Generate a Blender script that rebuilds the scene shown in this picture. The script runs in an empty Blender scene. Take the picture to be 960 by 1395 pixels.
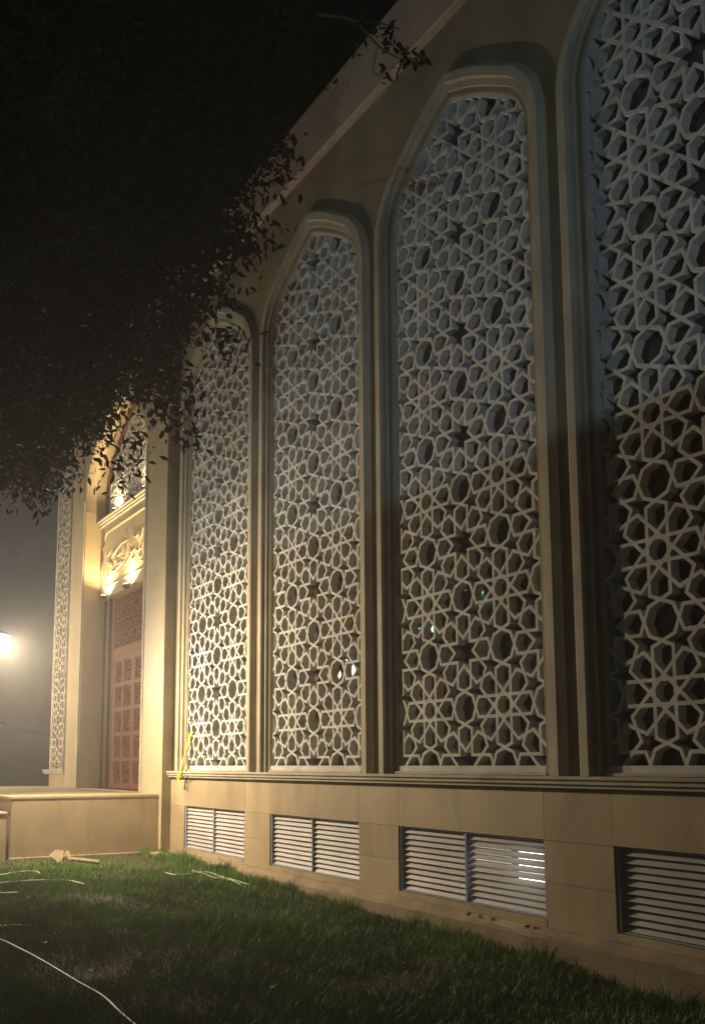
import bpy, bmesh, math, random
import numpy as np
from mathutils import Vector, Matrix
from mathutils.geometry import delaunay_2d_cdt

# ------------------------------------------------------------------ camera
# The photograph is an off-centre crop, hence the lens shift.  Wall plane is y = 0, x runs along it.
F, PX, PY = 1257.99, 416.91, 884.80            # focal length and principal point in photograph pixels (960 x 1395)
YAW, PIT = 0.5288, 0.1252
CAM = np.array([0.0, -5.5636, 1.6])
fw = np.array([-math.cos(YAW)*math.cos(PIT), math.sin(YAW)*math.cos(PIT), math.sin(PIT)])
rt = np.array([math.sin(YAW), math.cos(YAW), 0.0])
up = np.cross(rt, fw)
sc = bpy.context.scene
C = sc.collection
cam_d = bpy.data.cameras.new('camera'); cam = bpy.data.objects.new('camera', cam_d); C.objects.link(cam)
cam.matrix_world = Matrix(((rt[0], up[0], -fw[0], CAM[0]), (rt[1], up[1], -fw[1], CAM[1]), (rt[2], up[2], -fw[2], CAM[2]), (0, 0, 0, 1)))
cam_d.sensor_fit = 'VERTICAL'; cam_d.sensor_height = 36.0
cam_d.lens = F/1395*36
cam_d.shift_x = (480-PX)/1395; cam_d.shift_y = (PY-697.5)/1395
cam_d.clip_start = 0.05; cam_d.clip_end = 500
sc.camera = cam
sc.render.resolution_x, sc.render.resolution_y = 704, 1024

# ------------------------------------------------------------------ night sky, moon, exposure
w = bpy.data.worlds.new('World'); sc.world = w; w.use_nodes = True
nt = w.node_tree; bg = nt.nodes['Background']
sky = nt.nodes.new('ShaderNodeTexSky'); sky.sky_type = 'NISHITA'; sky.sun_disc = False
sky.sun_elevation = math.radians(-6); sky.sun_rotation = math.radians(60)
nt.links.new(sky.outputs[0], bg.inputs[0]); bg.inputs[1].default_value = 0.08
sd = bpy.data.lights.new('moon', 'SUN'); sd.energy = 0.006; sd.angle = math.radians(0.5); sd.color = (1, .96, .9)
so = bpy.data.objects.new('moon', sd); C.objects.link(so); so.rotation_euler = (math.radians(50), 0, math.radians(20))
sc.view_settings.view_transform = 'Standard'; sc.view_settings.look = 'None'
sc.view_settings.exposure = 0.0; sc.view_settings.gamma = 1.0; sc.view_settings.use_curve_mapping = False
sc.render.engine = 'CYCLES'
sc.cycles.use_denoising = True
sc.cycles.max_bounces = 6; sc.cycles.diffuse_bounces = 3; sc.cycles.glossy_bounces = 3
sc.cycles.transmission_bounces = 4; sc.cycles.transparent_max_bounces = 12; sc.cycles.volume_bounces = 0
sc.cycles.sample_clamp_indirect = 4.0

LAMP = (-13.3, -2.78, 3.33)       # floodlight on the lawn beside the entrance
COOL = (14.0, -18.0, 0.5)         # street floodlight beyond the garden wall, behind the camera

# ------------------------------------------------------------------ helpers
def ray(x, y): return fw + rt*(x-PX)/F + up*(PY-y)/F
def onY(x, y, Y): d = ray(x, y); return CAM + d*((Y-CAM[1])/d[1])
def onX(x, y, X): d = ray(x, y); return CAM + d*((X-CAM[0])/d[0])
def gz(x): return 0.0254*(-4-x) if x > -14.2 else 0.259         # the lawn climbs gently to the entrance
def onG(x, y, dz=0.0):
    d = ray(x, y); z = 0.1
    for _ in range(12):
        p = CAM + d*((z-CAM[2])/d[2]); z = gz(p[0])+dz
    return p
def atdist(x, y, t):
    d = ray(x, y); return CAM + d/np.linalg.norm(d)*t
def proj(P):
    d = np.asarray(P, float)-CAM; wv = d@fw
    return PX+F*(d@rt)/wv, PY-F*(d@up)/wv, wv

def tag(o, label=None, cat=None, group=None, kind=None):
    if label: o['label'] = label
    if cat: o['category'] = cat
    if group: o['group'] = group
    if kind: o['kind'] = kind
    return o
def empty(name, loc, label, cat, group=None):
    o = bpy.data.objects.new(name, None); C.objects.link(o); o.location = loc
    return tag(o, label, cat, group)
def link(name, me, mat, parent=None, smooth=False):
    o = bpy.data.objects.new(name, me); C.objects.link(o)
    if mat is not None and not me.materials: me.materials.append(mat)
    if parent is not None:
        o.parent = parent
        bpy.context.view_layer.update()
        o.matrix_parent_inverse = parent.matrix_world.inverted()
    if smooth:
        me.polygons.foreach_set('use_smooth', [True]*len(me.polygons))
    return o
def bm_obj(name, bm, mat, parent=None, smooth=False, bevel=0):
    if bevel:
        bmesh.ops.bevel(bm, geom=bm.edges[:], offset=bevel, segments=1, affect='EDGES', clamp_overlap=True)
    bmesh.ops.recalc_face_normals(bm, faces=bm.faces[:])
    me = bpy.data.meshes.new(name); bm.to_mesh(me); bm.free()
    return link(name, me, mat, parent, smooth)
def bx(bm, x0, x1, y0, y1, z0, z1):
    v = [bm.verts.new(p) for p in ((x0,y0,z0),(x1,y0,z0),(x1,y1,z0),(x0,y1,z0),(x0,y0,z1),(x1,y0,z1),(x1,y1,z1),(x0,y1,z1))]
    for f in ((0,3,2,1),(4,5,6,7),(0,1,5,4),(1,2,6,5),(2,3,7,6),(3,0,4,7)): bm.faces.new([v[i] for i in f])
def box(name, b, mat, parent=None, bevel=0):
    bm = bmesh.new(); bx(bm, *b); return bm_obj(name, bm, mat, parent, bevel=bevel)
def tube(bm, pts, rad, n=8, cap=True):
    pts = [Vector(p) for p in pts]; rings = []
    for i, p in enumerate(pts):
        t = (pts[min(i+1, len(pts)-1)]-pts[max(i-1, 0)]).normalized()
        a = t.cross(Vector((0, 0, 1))) if abs(t.z) < .95 else t.cross(Vector((1, 0, 0)))
        a.normalize(); b = t.cross(a)
        r = rad[i] if isinstance(rad, (list, tuple)) else rad
        rings.append([bm.verts.new(p+(a*math.cos(2*math.pi*k/n)+b*math.sin(2*math.pi*k/n))*r) for k in range(n)])
    for A, B in zip(rings, rings[1:]):
        for k in range(n): bm.faces.new((A[k], A[(k+1) % n], B[(k+1) % n], B[k]))
    if cap: bm.faces.new(rings[0]); bm.faces.new(rings[-1][::-1])
def smoothpath(P, n=6):
    P = [np.array(p, float) for p in P]; out = []
    for i in range(len(P)-1):
        p0, p1, p2, p3 = P[max(i-1, 0)], P[i], P[i+1], P[min(i+2, len(P)-1)]
        for k in range(n):
            t = k/n
            out.append(.5*((2*p1)+(p2-p0)*t+(2*p0-5*p1+4*p2-p3)*t*t+(3*p1-p0-3*p2+p3)*t**3))
    return out+[P[-1]]
def fill2d(loops, y0, y1, name, mat, parent=None):
    """a slab in the xz plane with holes, from y0 (front) to y1"""
    cu = bpy.data.curves.new('tmp', 'CURVE'); cu.dimensions = '2D'; cu.fill_mode = 'BOTH'; cu.extrude = abs(y1-y0)/2
    for L in loops:
        s = cu.splines.new('POLY'); s.points.add(len(L)-1)
        for q, (x, z) in zip(s.points, L): q.co = (x, z, 0, 1)
        s.use_cyclic_u = True
    ob = bpy.data.objects.new('tmp', cu); C.objects.link(ob)
    dg = bpy.context.evaluated_depsgraph_get(); dg.update()
    me = bpy.data.meshes.new_from_object(ob.evaluated_get(dg))
    bpy.data.objects.remove(ob); bpy.data.curves.remove(cu)
    ym = (y0+y1)/2
    me.transform(Matrix(((1,0,0,0),(0,0,-1,ym),(0,1,0,0),(0,0,0,1))))
    me.name = name; me.materials.clear()
    bm = bmesh.new(); bm.from_mesh(me); bmesh.ops.remove_doubles(bm, verts=bm.verts[:], dist=1e-5)
    bmesh.ops.recalc_face_normals(bm, faces=bm.faces[:]); bm.to_mesh(me); bm.free()
    return link(name, me, mat, parent)
def rect(x0, x1, z0, z1): return [(x0,z0),(x1,z0),(x1,z1),(x0,z1)]

# ------------------------------------------------------------------ materials
def mat(name, col, rough=.7, var=.12, scale=3.0, bump=.15, bscale=60, metal=0, spec=.4, stain=0, stcol=None, detail=6, rnd=0):
    m = bpy.data.materials.new(name); m.use_nodes = True; n = m.node_tree.nodes; l = m.node_tree.links
    b = n['Principled BSDF']; b.inputs['Roughness'].default_value = rough; b.inputs['Metallic'].default_value = metal
    b.inputs['Specular IOR Level'].default_value = spec
    tc = n.new('ShaderNodeTexCoord')
    ns = n.new('ShaderNodeTexNoise'); ns.inputs['Scale'].default_value = scale; ns.inputs['Detail'].default_value = detail
    l.new(tc.outputs['Object'], ns.inputs['Vector'])
    cr = n.new('ShaderNodeValToRGB'); l.new(ns.outputs[0], cr.inputs[0])
    cr.color_ramp.elements[0].position = .3; cr.color_ramp.elements[1].position = .7
    cr.color_ramp.elements[0].color = (*[c*(1-var) for c in col], 1); cr.color_ramp.elements[1].color = (*[min(1, c*(1+var)) for c in col], 1)
    out = cr.outputs[0]
    if stain:
        mp = n.new('ShaderNodeMapping'); mp.inputs['Scale'].default_value = (1.6, 1.6, .5); l.new(tc.outputs['Object'], mp.inputs[0])
        n2 = n.new('ShaderNodeTexNoise'); n2.inputs['Scale'].default_value = 1.7; n2.inputs['Detail'].default_value = 8; n2.inputs['Roughness'].default_value = .65
        l.new(mp.outputs[0], n2.inputs['Vector'])
        r2 = n.new('ShaderNodeValToRGB'); r2.color_ramp.elements[0].position = .5; r2.color_ramp.elements[1].position = .72
        r2.color_ramp.elements[0].color = (0,0,0,1); r2.color_ramp.elements[1].color = (stain,)*3+(1,)
        l.new(n2.outputs[0], r2.inputs[0])
        mx = n.new('ShaderNodeMix'); mx.data_type = 'RGBA'; l.new(r2.outputs[0], mx.inputs[0]); l.new(out, mx.inputs[6])
        mx.inputs[7].default_value = (*(stcol or [c*.45 for c in col]), 1); out = mx.outputs[2]
    if rnd:
        oi = n.new('ShaderNodeObjectInfo'); mr = n.new('ShaderNodeMapRange'); l.new(oi.outputs['Random'], mr.inputs[0]); mr.inputs[3].default_value = 1-rnd; mr.inputs[4].default_value = 1+rnd
        mv = n.new('ShaderNodeVectorMath'); mv.operation = 'SCALE'; l.new(out, mv.inputs[0]); l.new(mr.outputs[0], mv.inputs['Scale']); out = mv.outputs[0]
    l.new(out, b.inputs['Base Color'])
    if bump:
        nb = n.new('ShaderNodeTexNoise'); nb.inputs['Scale'].default_value = bscale; nb.inputs['Detail'].default_value = 4
        l.new(tc.outputs['Object'], nb.inputs['Vector'])
        bp = n.new('ShaderNodeBump'); bp.inputs['Strength'].default_value = bump; bp.inputs['Distance'].default_value = .01
        l.new(nb.outputs[0], bp.inputs['Height']); l.new(bp.outputs[0], b.inputs['Normal'])
    return m
def emit(name, col, s, sample=False):
    m = bpy.data.materials.new(name); m.use_nodes = True; n = m.node_tree.nodes; n.clear()
    e = n.new('ShaderNodeEmission'); e.inputs[0].default_value = (*col, 1); e.inputs[1].default_value = s
    o = n.new('ShaderNodeOutputMaterial'); m.node_tree.links.new(e.outputs[0], o.inputs[0])
    m.cycles.emission_sampling = 'FRONT' if sample else 'NONE'
    return m
M = {}
M['wall'] = mat('wall_stone', (.29,.238,.135), .8, .2, 1.6, .25, 90, stain=.5)
M['panel'] = mat('stone_cladding', (.43,.335,.205), .62, .12, 2.2, .12, 120, stain=.55, stcol=(.22,.17,.10), rnd=.13)
M['frame'] = mat('window_surround', (.46,.415,.32), .7, .16, 2.5, .2, 100, stain=.55)
M['lattice'] = mat('cast_white_stone', (.61,.61,.58), .75, .16, 4, .25, 140, stain=.55, stcol=(.34,.31,.25))
M['marble'] = mat('cream_marble', (.49,.40,.25), .45, .1, 1.5, .05, 60, stain=.6, stcol=(.36,.27,.16), rnd=.05)
M['cornice'] = mat('cornice_paint', (.46,.36,.27), .75, .1, 2, .12, 90, stain=.3)
M['wood'] = mat('red_brown_wood', (.22,.078,.027), .5, .2, 6, .2, 50)
M['darkwood'] = mat('dark_brown_wood', (.10,.045,.024), .5, .2, 6, .2, 50)
M['metal'] = mat('blue_grey_metal', (.36,.42,.52), .45, .1, 8, .05, 80, metal=.0)
M['slat'] = mat('slat_metal', (.45,.43,.44), .5, .1, 5, .05, 80, stain=.5, stcol=(.36,.33,.3))
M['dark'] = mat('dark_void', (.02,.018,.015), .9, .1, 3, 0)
M['iron'] = mat('dark_iron', (.05,.05,.05), .5, .1, 3, .1)
M['conc'] = mat('concrete_footing', (.32,.25,.16), .85, .2, 4, .4, 60, stain=.6)
M['plaster'] = mat('grey_plaster', (.56,.56,.56), .85, .1, .8, .1, 40, stain=.3)
M['plaster2'] = mat('dark_plaster', (.26,.255,.265), .85, .1, .8, .1, 40)
M['bark'] = mat('bark', (.10,.075,.05), .9, .3, 8, .6, 40)
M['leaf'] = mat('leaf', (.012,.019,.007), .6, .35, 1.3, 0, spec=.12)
M['grass'] = mat('grass', (.12,.24,.028), .6, .4, 1.1, 0, spec=.3, detail=8)
M['soil'] = mat('soil', (.04,.042,.018), .95, .4, 3, .8, 30, stain=.6, stcol=(.04,.06,.016))
M['hose'] = mat('pale_hose', (.55,.55,.42), .5, .15, 5, 0)
M['card'] = mat('cardboard', (.22,.17,.11), .85, .15, 9, .1)
M['tape'] = mat('yellow_tape', (.75,.56,.03), .45, .12, 9, 0)
M['dryleaf'] = mat('dry_leaf', (.38,.26,.13), .8, .3, 12, 0)
M['debris'] = mat('rubble', (.42,.33,.21), .9, .25, 9, .5)
# glass: dusty tinted pane with a reflective skin
g = bpy.data.materials.new('dusty_glass'); g.use_nodes = True; n = g.node_tree.nodes; l = g.node_tree.links
b = n['Principled BSDF']; b.inputs['Roughness'].default_value = .07; b.inputs['Specular IOR Level'].default_value = .9; b.inputs['IOR'].default_value = 1.55
tc = n.new('ShaderNodeTexCoord'); ns = n.new('ShaderNodeTexNoise'); ns.inputs['Scale'].default_value = 1.3; ns.inputs['Detail'].default_value = 8
l.new(tc.outputs['Object'], ns.inputs['Vector'])
cr = n.new('ShaderNodeValToRGB'); cr.color_ramp.elements[0].color = (.045,.038,.03,1); cr.color_ramp.elements[1].color = (.13,.11,.09,1)
cr.color_ramp.elements[0].position = .35; cr.color_ramp.elements[1].position = .75
l.new(ns.outputs[0], cr.inputs[0]); l.new(cr.outputs[0], b.inputs['Base Color'])
nb = n.new('ShaderNodeTexNoise'); nb.inputs['Scale'].default_value = 3.0; nb.inputs['Detail'].default_value = 2; l.new(tc.outputs['Object'], nb.inputs['Vector'])
bp = n.new('ShaderNodeBump'); bp.inputs['Strength'].default_value = .35; bp.inputs['Distance'].default_value = .02
l.new(nb.outputs[0], bp.inputs['Height']); l.new(bp.outputs[0], b.inputs['Normal'])
M['glass'] = g

# ------------------------------------------------------------------ the star lattice
def lattice_segments(i0, i1, j0, j1, h=.174):
    q = math.sqrt(.5); r = 1-q; k2 = 1+math.sqrt(2); segs = []
    for i in range(i0, i1+1):
        for j in range(j0, j1+1):
            if (i+j) % 2:
                v = [(i+r*math.cos(k*math.pi/4), j+r*math.sin(k*math.pi/4)) for k in range(8)]
                segs += [(v[k], v[(k+1) % 8]) for k in range(8)]
            else:
                S, P, Q, I = (k2*h, h), (q-.41421*h, h), (q, 0), (math.sqrt(2)*h, 0)
                for k in range(8):
                    c, s = math.cos(k*math.pi/4), math.sin(k*math.pi/4)
                    T = lambda p: (i+c*p[0]-s*p[1], j+s*p[0]+c*p[1])
                    m = lambda p: (p[0], -p[1])
                    segs += [(T(S), T(P)), (T(P), T(Q)), (T(m(S)), T(m(P))), (T(m(P)), T(Q))]
                    if i % 2: segs.append((T((-k2*h, h)), T(S)))
                    else: segs += [(T(I), T(S)), (T(I), T(m(S)))]
    return segs
def inside(p, poly):
    x, y = p; c = False; j = len(poly)-1
    for i in range(len(poly)):
        xi, yi = poly[i]; xj, yj = poly[j]
        if (yi > y) != (yj > y) and x < (xj-xi)*(y-yi)/(yj-yi)+xi: c = not c
        j = i
    return c
def lattice_mesh(name, outline, a, cx, cz, w_, depth, border=None, open_edge=False, h=.174):
    """outline: CCW polygon (x,z).  Front at y=0, back at y=depth.  Built as the planar map of the
    strap centre lines; every cell is inset by half a strap so that nothing overlaps."""
    xs = [p[0] for p in outline]; zs = [p[1] for p in outline]
    segs = lattice_segments(math.floor((min(xs)-cx)/a)-1, math.ceil((max(xs)-cx)/a)+1, math.floor((min(zs)-cz)/a)-1, math.ceil((max(zs)-cz)/a)+1, h)
    V, E, idx = [], [], {}
    def vid(p):
        k = (round(p[0], 4), round(p[1], 4))
        if k not in idx: idx[k] = len(V); V.append(p)
        return idx[k]
    done = set()
    for A, B in segs:
        A = (cx+a*A[0], cz+a*A[1]); B = (cx+a*B[0], cz+a*B[1])
        if not (min(xs)-a < A[0] < max(xs)+a and min(zs)-a < A[1] < max(zs)+a): continue
        e = (vid(A), vid(B)); k = tuple(sorted(e))
        if e[0] != e[1] and k not in done: done.add(k); E.append(e)
    nb0 = len(outline); base = len(V)
    V += list(outline); E += [(base+i, base+(i+1) % nb0) for i in range(nb0)]
    ov, oe, _, _, orig, _ = delaunay_2d_cdt([Vector(v) for v in V], E, [], 2, 1e-4)
    oe = [e for e, og in zip(oe, orig) if len(og)]
    pv = [(v.x, v.y) for v in ov]
    def onb(p):
        for i in range(nb0):
            ax, ay = outline[i]; bx_, by = outline[(i+1) % nb0]
            L = math.hypot(bx_-ax, by-ay); t = ((p[0]-ax)*(bx_-ax)+(p[1]-ay)*(by-ay))/L/L
            if -.001 <= t <= 1.001 and abs((p[0]-ax)*(by-ay)-(p[1]-ay)*(bx_-ax))/L < 4e-4: return True
        return False
    bnd = set(); keep = []
    for (u, v) in oe:
        m = ((pv[u][0]+pv[v][0])/2, (pv[u][1]+pv[v][1])/2)
        if onb(m): keep.append((u, v)); bnd.add((u, v)); bnd.add((v, u))
        elif inside(m, outline): keep.append((u, v))
    adj = {}
    for u, v in keep: adj.setdefault(u, set()).add(v); adj.setdefault(v, set()).add(u)
    ch = True
    while ch:                                                            # no loose ends
        ch = False
        for u in [u for u in adj if len(adj[u]) == 1]:
            v = next(iter(adj[u])); adj[v].discard(u); del adj[u]; ch = True
            break
    nxt = {}; order = {}
    for u in adj:
        o = sorted(adj[u], key=lambda v: math.atan2(pv[v][1]-pv[u][1], pv[v][0]-pv[u][0])); order[u] = o
        for k, v in enumerate(o): nxt[(v, u)] = (u, o[k-1])              # turn clockwise-most: face on the left
    seen = set(); faces = []
    for u in adj:
        for v in adj[u]:
            if (u, v) in seen: continue
            f = []; e = (u, v)
            while e not in seen: seen.add(e); f.append(e); e = nxt[e]
            faces.append(f)
    corner = {}; verts = []; polys = []; holes = []
    def add(p, y): verts.append((p[0], y, p[1])); return len(verts)-1
    for f in faces:
        P = [pv[e[0]] for e in f]; n_ = len(P)
        area = sum(P[i][0]*P[(i+1) % n_][1]-P[(i+1) % n_][0]*P[i][1] for i in range(n_))/2
        if area < 0:
            for e in f: corner[e] = None
            continue
        d = w_/2
        Ed = []
        for i in range(n_):
            p1, p2 = P[i], P[(i+1) % n_]; L_ = math.hypot(p2[0]-p1[0], p2[1]-p1[1])
            nn_ = (-(p2[1]-p1[1])/L_, (p2[0]-p1[0])/L_); dd = border if (border is not None and f[i] in bnd) else d
            Ed.append((nn_, nn_[0]*p1[0]+nn_[1]*p1[1]+dd, dd))
        act = list(range(n_)); ok = None; R = None
        while len(act) > 2:
            m_ = len(act); X = []
            for k in range(m_):                                     # corner between active edge k-1 and k
                (n0, c0, d0), (n1, c1, d1) = Ed[act[k-1]], Ed[act[k]]
                cr_ = n0[0]*n1[1]-n0[1]*n1[0]
                if abs(cr_) < .03:
                    p1 = P[act[k]]; X.append((p1[0]+n1[0]*d1, p1[1]+n1[1]*d1))
                else: X.append(((c0*n1[1]-c1*n0[1])/cr_, (c1*n0[0]-c0*n1[0])/cr_))
            worst = None
            for k in range(m_):
                q0, q1 = X[k], X[(k+1) % m_]; n1 = Ed[act[k]][0]; t_ = (n1[1], -n1[0])
                s_ = (q1[0]-q0[0])*t_[0]+(q1[1]-q0[1])*t_[1]
                if s_ <= 1e-5 and (worst is None or s_ < worst[0]): worst = (s_, k)
            if worst is None: ok = True; break
            act.pop(worst[1])
        if ok:
            A2 = sum(X[i][0]*X[(i+1) % m_][1]-X[(i+1) % m_][0]*X[i][1] for i in range(m_))/2
            if A2 < 2e-5*(a/.5)**2: ok = None
        if ok:
            # every original corner goes to the corner between its nearest active edges
            R = []; pos = {e_: k for k, e_ in enumerate(act)}
            for i in range(n_):
                j = i
                while j % n_ not in pos: j += 1
                R.append(X[pos[j % n_]])
        else:
            c = (sum(p[0] for p in P)/n_, sum(p[1] for p in P)/n_)
            R = [(p[0]*.7+c[0]*.3, p[1]*.7+c[1]*.3) for p in P]
        def uniq(R, y):
            out = []
            for k, p in enumerate(R):
                if k and p == R[k-1]: out.append(out[-1])
                elif k == len(R)-1 and p == R[0]: out.append(out[0])
                else: out.append(add(p, y))
            return out
        ids = uniq(R, 0)
        for e, k in zip(f, ids): corner[e] = k
        if ok is None: polys.append(ids)
        else:
            bk = uniq(R, depth)
            for i in range(n_):
                j = (i+1) % n_
                if ids[i] != ids[j]: polys.append((ids[i], bk[i], bk[j], ids[j]))
    outer = {}
    def ov_(u):
        if u not in outer: outer[u] = (add(pv[u], 0), add(pv[u], depth))
        return outer[u][0]
    for u in adj:
        for v in adj[u]:
            if u > v: continue
            # left face of (u,v): corners at u and v;  left face of (v,u)
            def cr2(a_, b_):
                c0 = corner[(a_, b_)]
                if c0 is None: return ov_(a_), ov_(b_), True
                return c0, corner[nxt[(a_, b_)]], False
            l0, l1, ob1 = cr2(u, v); r0, r1, ob2 = cr2(v, u)
            polys.append((l0, l1, r0, r1)[::-1])
            if ob1 or ob2:
                A, B = outer[u], outer[v]; polys.append((A[0], B[0], B[1], A[1]))
    for u in adj:
        ring = []
        for v in order[u]:
            if v not in adj[u]: continue
            c0 = corner.get((u, v), None)
            ring.append(ov_(u) if c0 is None else c0)
        polys.append(ring)
    cl_ = []
    for p in polys:
        q = [v for k, v in enumerate(p) if v != p[k-1]]
        if len(q) > 2 and len(set(q)) == len(q): cl_.append(q)
    me = bpy.data.meshes.new(name); me.from_pydata(verts, [], cl_); me.validate(); me.update()
    bm = bmesh.new(); bm.from_mesh(me); bmesh.ops.recalc_face_normals(bm, faces=bm.faces[:]); bm.to_mesh(me); bm.free()
    return me

# ------------------------------------------------------------------ ground
def grid_obj(name, x0, x1, y0, y1, nx, ny, zf, m):
    X = np.linspace(x0, x1, nx); Y = np.linspace(y0, y1, ny)
    vs = [(x, y, zf(x, y)) for y in Y for x in X]
    fs = [(j*nx+i, j*nx+i+1, (j+1)*nx+i+1, (j+1)*nx+i) for j in range(ny-1) for i in range(nx-1)]
    me = bpy.data.meshes.new(name); me.from_pydata(vs, [], fs)
    return link(name, me, m, None, True)
rng = np.random.default_rng(7); random.seed(7)
def bump2(x, y): return .018*math.sin(1.7*x+.6*y)*math.sin(2.3*y-.4*x)+.010*math.sin(5.1*x+2*y)*math.sin(4.3*y)
tag(grid_obj('ground', -70, 40, -45, 25, 12, 12, lambda x, y: -.15, M['soil']), kind='structure')
lawn = tag(grid_obj('lawn', -19.5, 4, -12, -.1, 150, 80, lambda x, y: gz(x)+bump2(x, y), M['soil']), kind='structure')
lawn_pave = tag(box('forecourt', (-60, -19.52, -16, 12, -.148, .24), M['plaster2']), kind='structure')

# ------------------------------------------------------------------ the mosque
XC3, PER, A_, Z0 = -6.661, 2.7394, .52452, 1.6077
CENTRES = [XC3+PER*k for k in (-2, -1, 0, 1)]
mosque = empty('mosque', (-9, 0, 0), 'cream stone mosque with a row of tall arched star lattice windows', 'mosque')

def arch_outline(cx, half, zb, R, zc, slope=31, n=14, close=True):
    """four-centred arch: straight sides, haunch arc of radius R, then straight to the apex.  CCW seen from -y"""
    th = math.radians(90-slope); pts = []
    for k in range(n+1):
        t = th*k/n; pts.append((half-R*(1-math.cos(t)), zc+R*math.sin(t)))
    x, z = pts[-1]; za = z+x*math.tan(math.radians(slope))
    m = 5
    sag = .028*half
    for k in range(1, m): u = k/m; pts.append((x*(1-u), z+(za-z)*u+sag*math.sin(math.pi*u)))
    right = [(half, zb)]+pts
    left = [(-p[0], p[1]) for p in reversed(right)]
    return [(cx+p[0], p[1]) for p in right+[(0, za)]+left]
HW, RR, ZC = 1.298, .92, 7.28
def win_outline(cx, inset, zb): return arch_outline(cx, HW-inset, zb, RR-inset, ZC)

# core wall with openings
VENT_DX, VENT_W, VZ0, VZ1 = -.011, 2.0135, .368, .995
holes = [win_outline(c, .24, 1.50)[::-1] for c in CENTRES]
fill2d([rect(-13.60, 1.5, 1.42, 10.0)]+holes, 0, .45, 'wall', M['wall'], mosque)
vent_holes = [rect(c+VENT_DX-VENT_W/2-.004, c+VENT_DX+VENT_W/2+.004, VZ0-.004, VZ1+.004)[::-1] for c in CENTRES]
plinth = fill2d([rect(-13.715, 1.5, -.14, 1.4195)]+vent_holes, .022, .42, 'plinth_wall', M['conc'], mosque)
# stone cladding panels: each a slab with open joints
def slab(x0, x1, z0, z1, parent, y=0.0, th=.021, m='panel', jit=True):
    g_ = .0014; dy = random.uniform(-.0025, .0025) if jit else 0
    return box('stone_panel', (x0+g_, x1-g_, y+dy, y+th, z0+g_, z1-g_), M[m], parent, bevel=.001)
edges = []
for c in CENTRES: edges.append((c+VENT_DX-VENT_W/2-.004, c+VENT_DX+VENT_W/2+.004))
piers = [(-13.715, edges[0][0])]+[(edges[i][1], edges[i+1][0]) for i in range(3)]+[(edges[3][1], edges[3][1]+.73), (edges[3][1]+.73, 1.5)]
for (x0, x1) in edges:
    slab(x0, x1, VZ1+.004, 1.419, plinth)
    slab(x0, x1, .30, VZ0-.004, plinth)
for i, (x0, x1) in enumerate(piers):
    for z0, z1 in ((.30, .66), (.66, .995), (.995, 1.419)):
        xm = (x0+x1)/2
        slab(x0, x1, z0, z1, plinth)
# projecting footing course with a worn, sloping top
bm = bmesh.new()
prof = [(.02, .302), (-.035, .298), (-.10, .262), (-.115, .235), (-.12, -.14), (.02, -.14)]
xs = np.linspace(-13.9, 1.5, 60); rings = []
for x in xs:
    rings.append([bm.verts.new((x, y+(random.uniform(-.007, .007) if 0 < k < 4 else 0), z+(random.uniform(-.006, .004) if 0 < k < 4 else 0))) for k, (y, z) in enumerate(prof)])
for A, B in zip(rings, rings[1:]):
    for k in range(len(prof)): bm.faces.new((A[k], A[(k+1) % len(prof)], B[(k+1) % len(prof)], B[k]))
bm.faces.new(rings[0]); bm.faces.new(rings[-1])
bm_obj('footing', bm, M['conc'], mosque)
# moulded sill running under all windows
def sill(name, x0, x1, parent, yb=.0, y_off=0.0, zo=0.0, ends=True):
    pr = [(.02, 1.5175), (-.088, 1.5175), (-.092, 1.512), (-.092, 1.492), (-.068, 1.486), (-.068, 1.478), (-.078, 1.474), (-.078, 1.455), (-.05, 1.449), (-.05, 1.441), (-.058, 1.437), (-.058, 1.424), (-.02, 1.4202), (.02, 1.4202)]
    bm = bmesh.new(); rr = [[bm.verts.new((x, y+y_off, z+zo)) for y, z in pr] for x in (x0, x1)]
    n_ = len(pr)
    for k in range(n_): bm.faces.new((rr[0][k], rr[0][(k+1) % n_], rr[1][(k+1) % n_], rr[1][k]))
    bm.faces.new(rr[0]); bm.faces.new(rr[1])
    return bm_obj(name, bm, M['frame'], parent)
sill('sill', -13.72, 1.5, mosque)

# windows: stepped surround, lattice, pane
def sweep_frame(cx, zb):
    steps = [(0, .0), (0, -.018), (.012, -.034), (.034, -.064), (.046, -.072), (.124, -.072), (.13, -.066), (.13, -.036), (.136, -.030), (.192, -.030), (.198, -.024), (.198, .004), (.204, .010), (.255, .010), (.26, .015), (.26, .16)]
    bm = bmesh.new(); rows = []
    for ins, y in steps: rows.append([bm.verts.new((x, y, z)) for x, z in win_outline(cx, ins, zb)])
    for A, B in zip(rows, rows[1:]):
        for k in range(len(A)-1): bm.faces.new((A[k], A[k+1], B[k+1], B[k]))
    return bm
lat_out = win_outline(0, .262, 1.6077-.035)
lat_me = lattice_mesh('star_lattice', lat_out, A_, 0, Z0, .0285, .090, border=.014)
pane_out = win_outline(0, .262, 1.53)
windows = []
for k, c in enumerate(CENTRES):
    wf = bm_obj('window', sweep_frame(c, 1.519), M['frame'], mosque)
    o = bpy.data.objects.new('star_lattice', lat_me); C.objects.link(o)
    if not lat_me.materials: lat_me.materials.append(M['lattice'])
    o.location = (c, .032, 0); o.parent = wf
    box('bottom_rail', (c-1.036, c+1.036, .012, .14, 1.5195, 1.6005), M['lattice'], wf, bevel=.004)
    box('rail_bead', (c-1.06, c+1.06, -.012, .0115, 1.5195, 1.545), M['frame'], wf, bevel=.003)
    bm = bmesh.new(); bm.faces.new([bm.verts.new((c+x, .158, z)) for x, z in pane_out])
    bm_obj('glass_pane', bm, M['glass'], wf)
    windows.append(wf)
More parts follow.
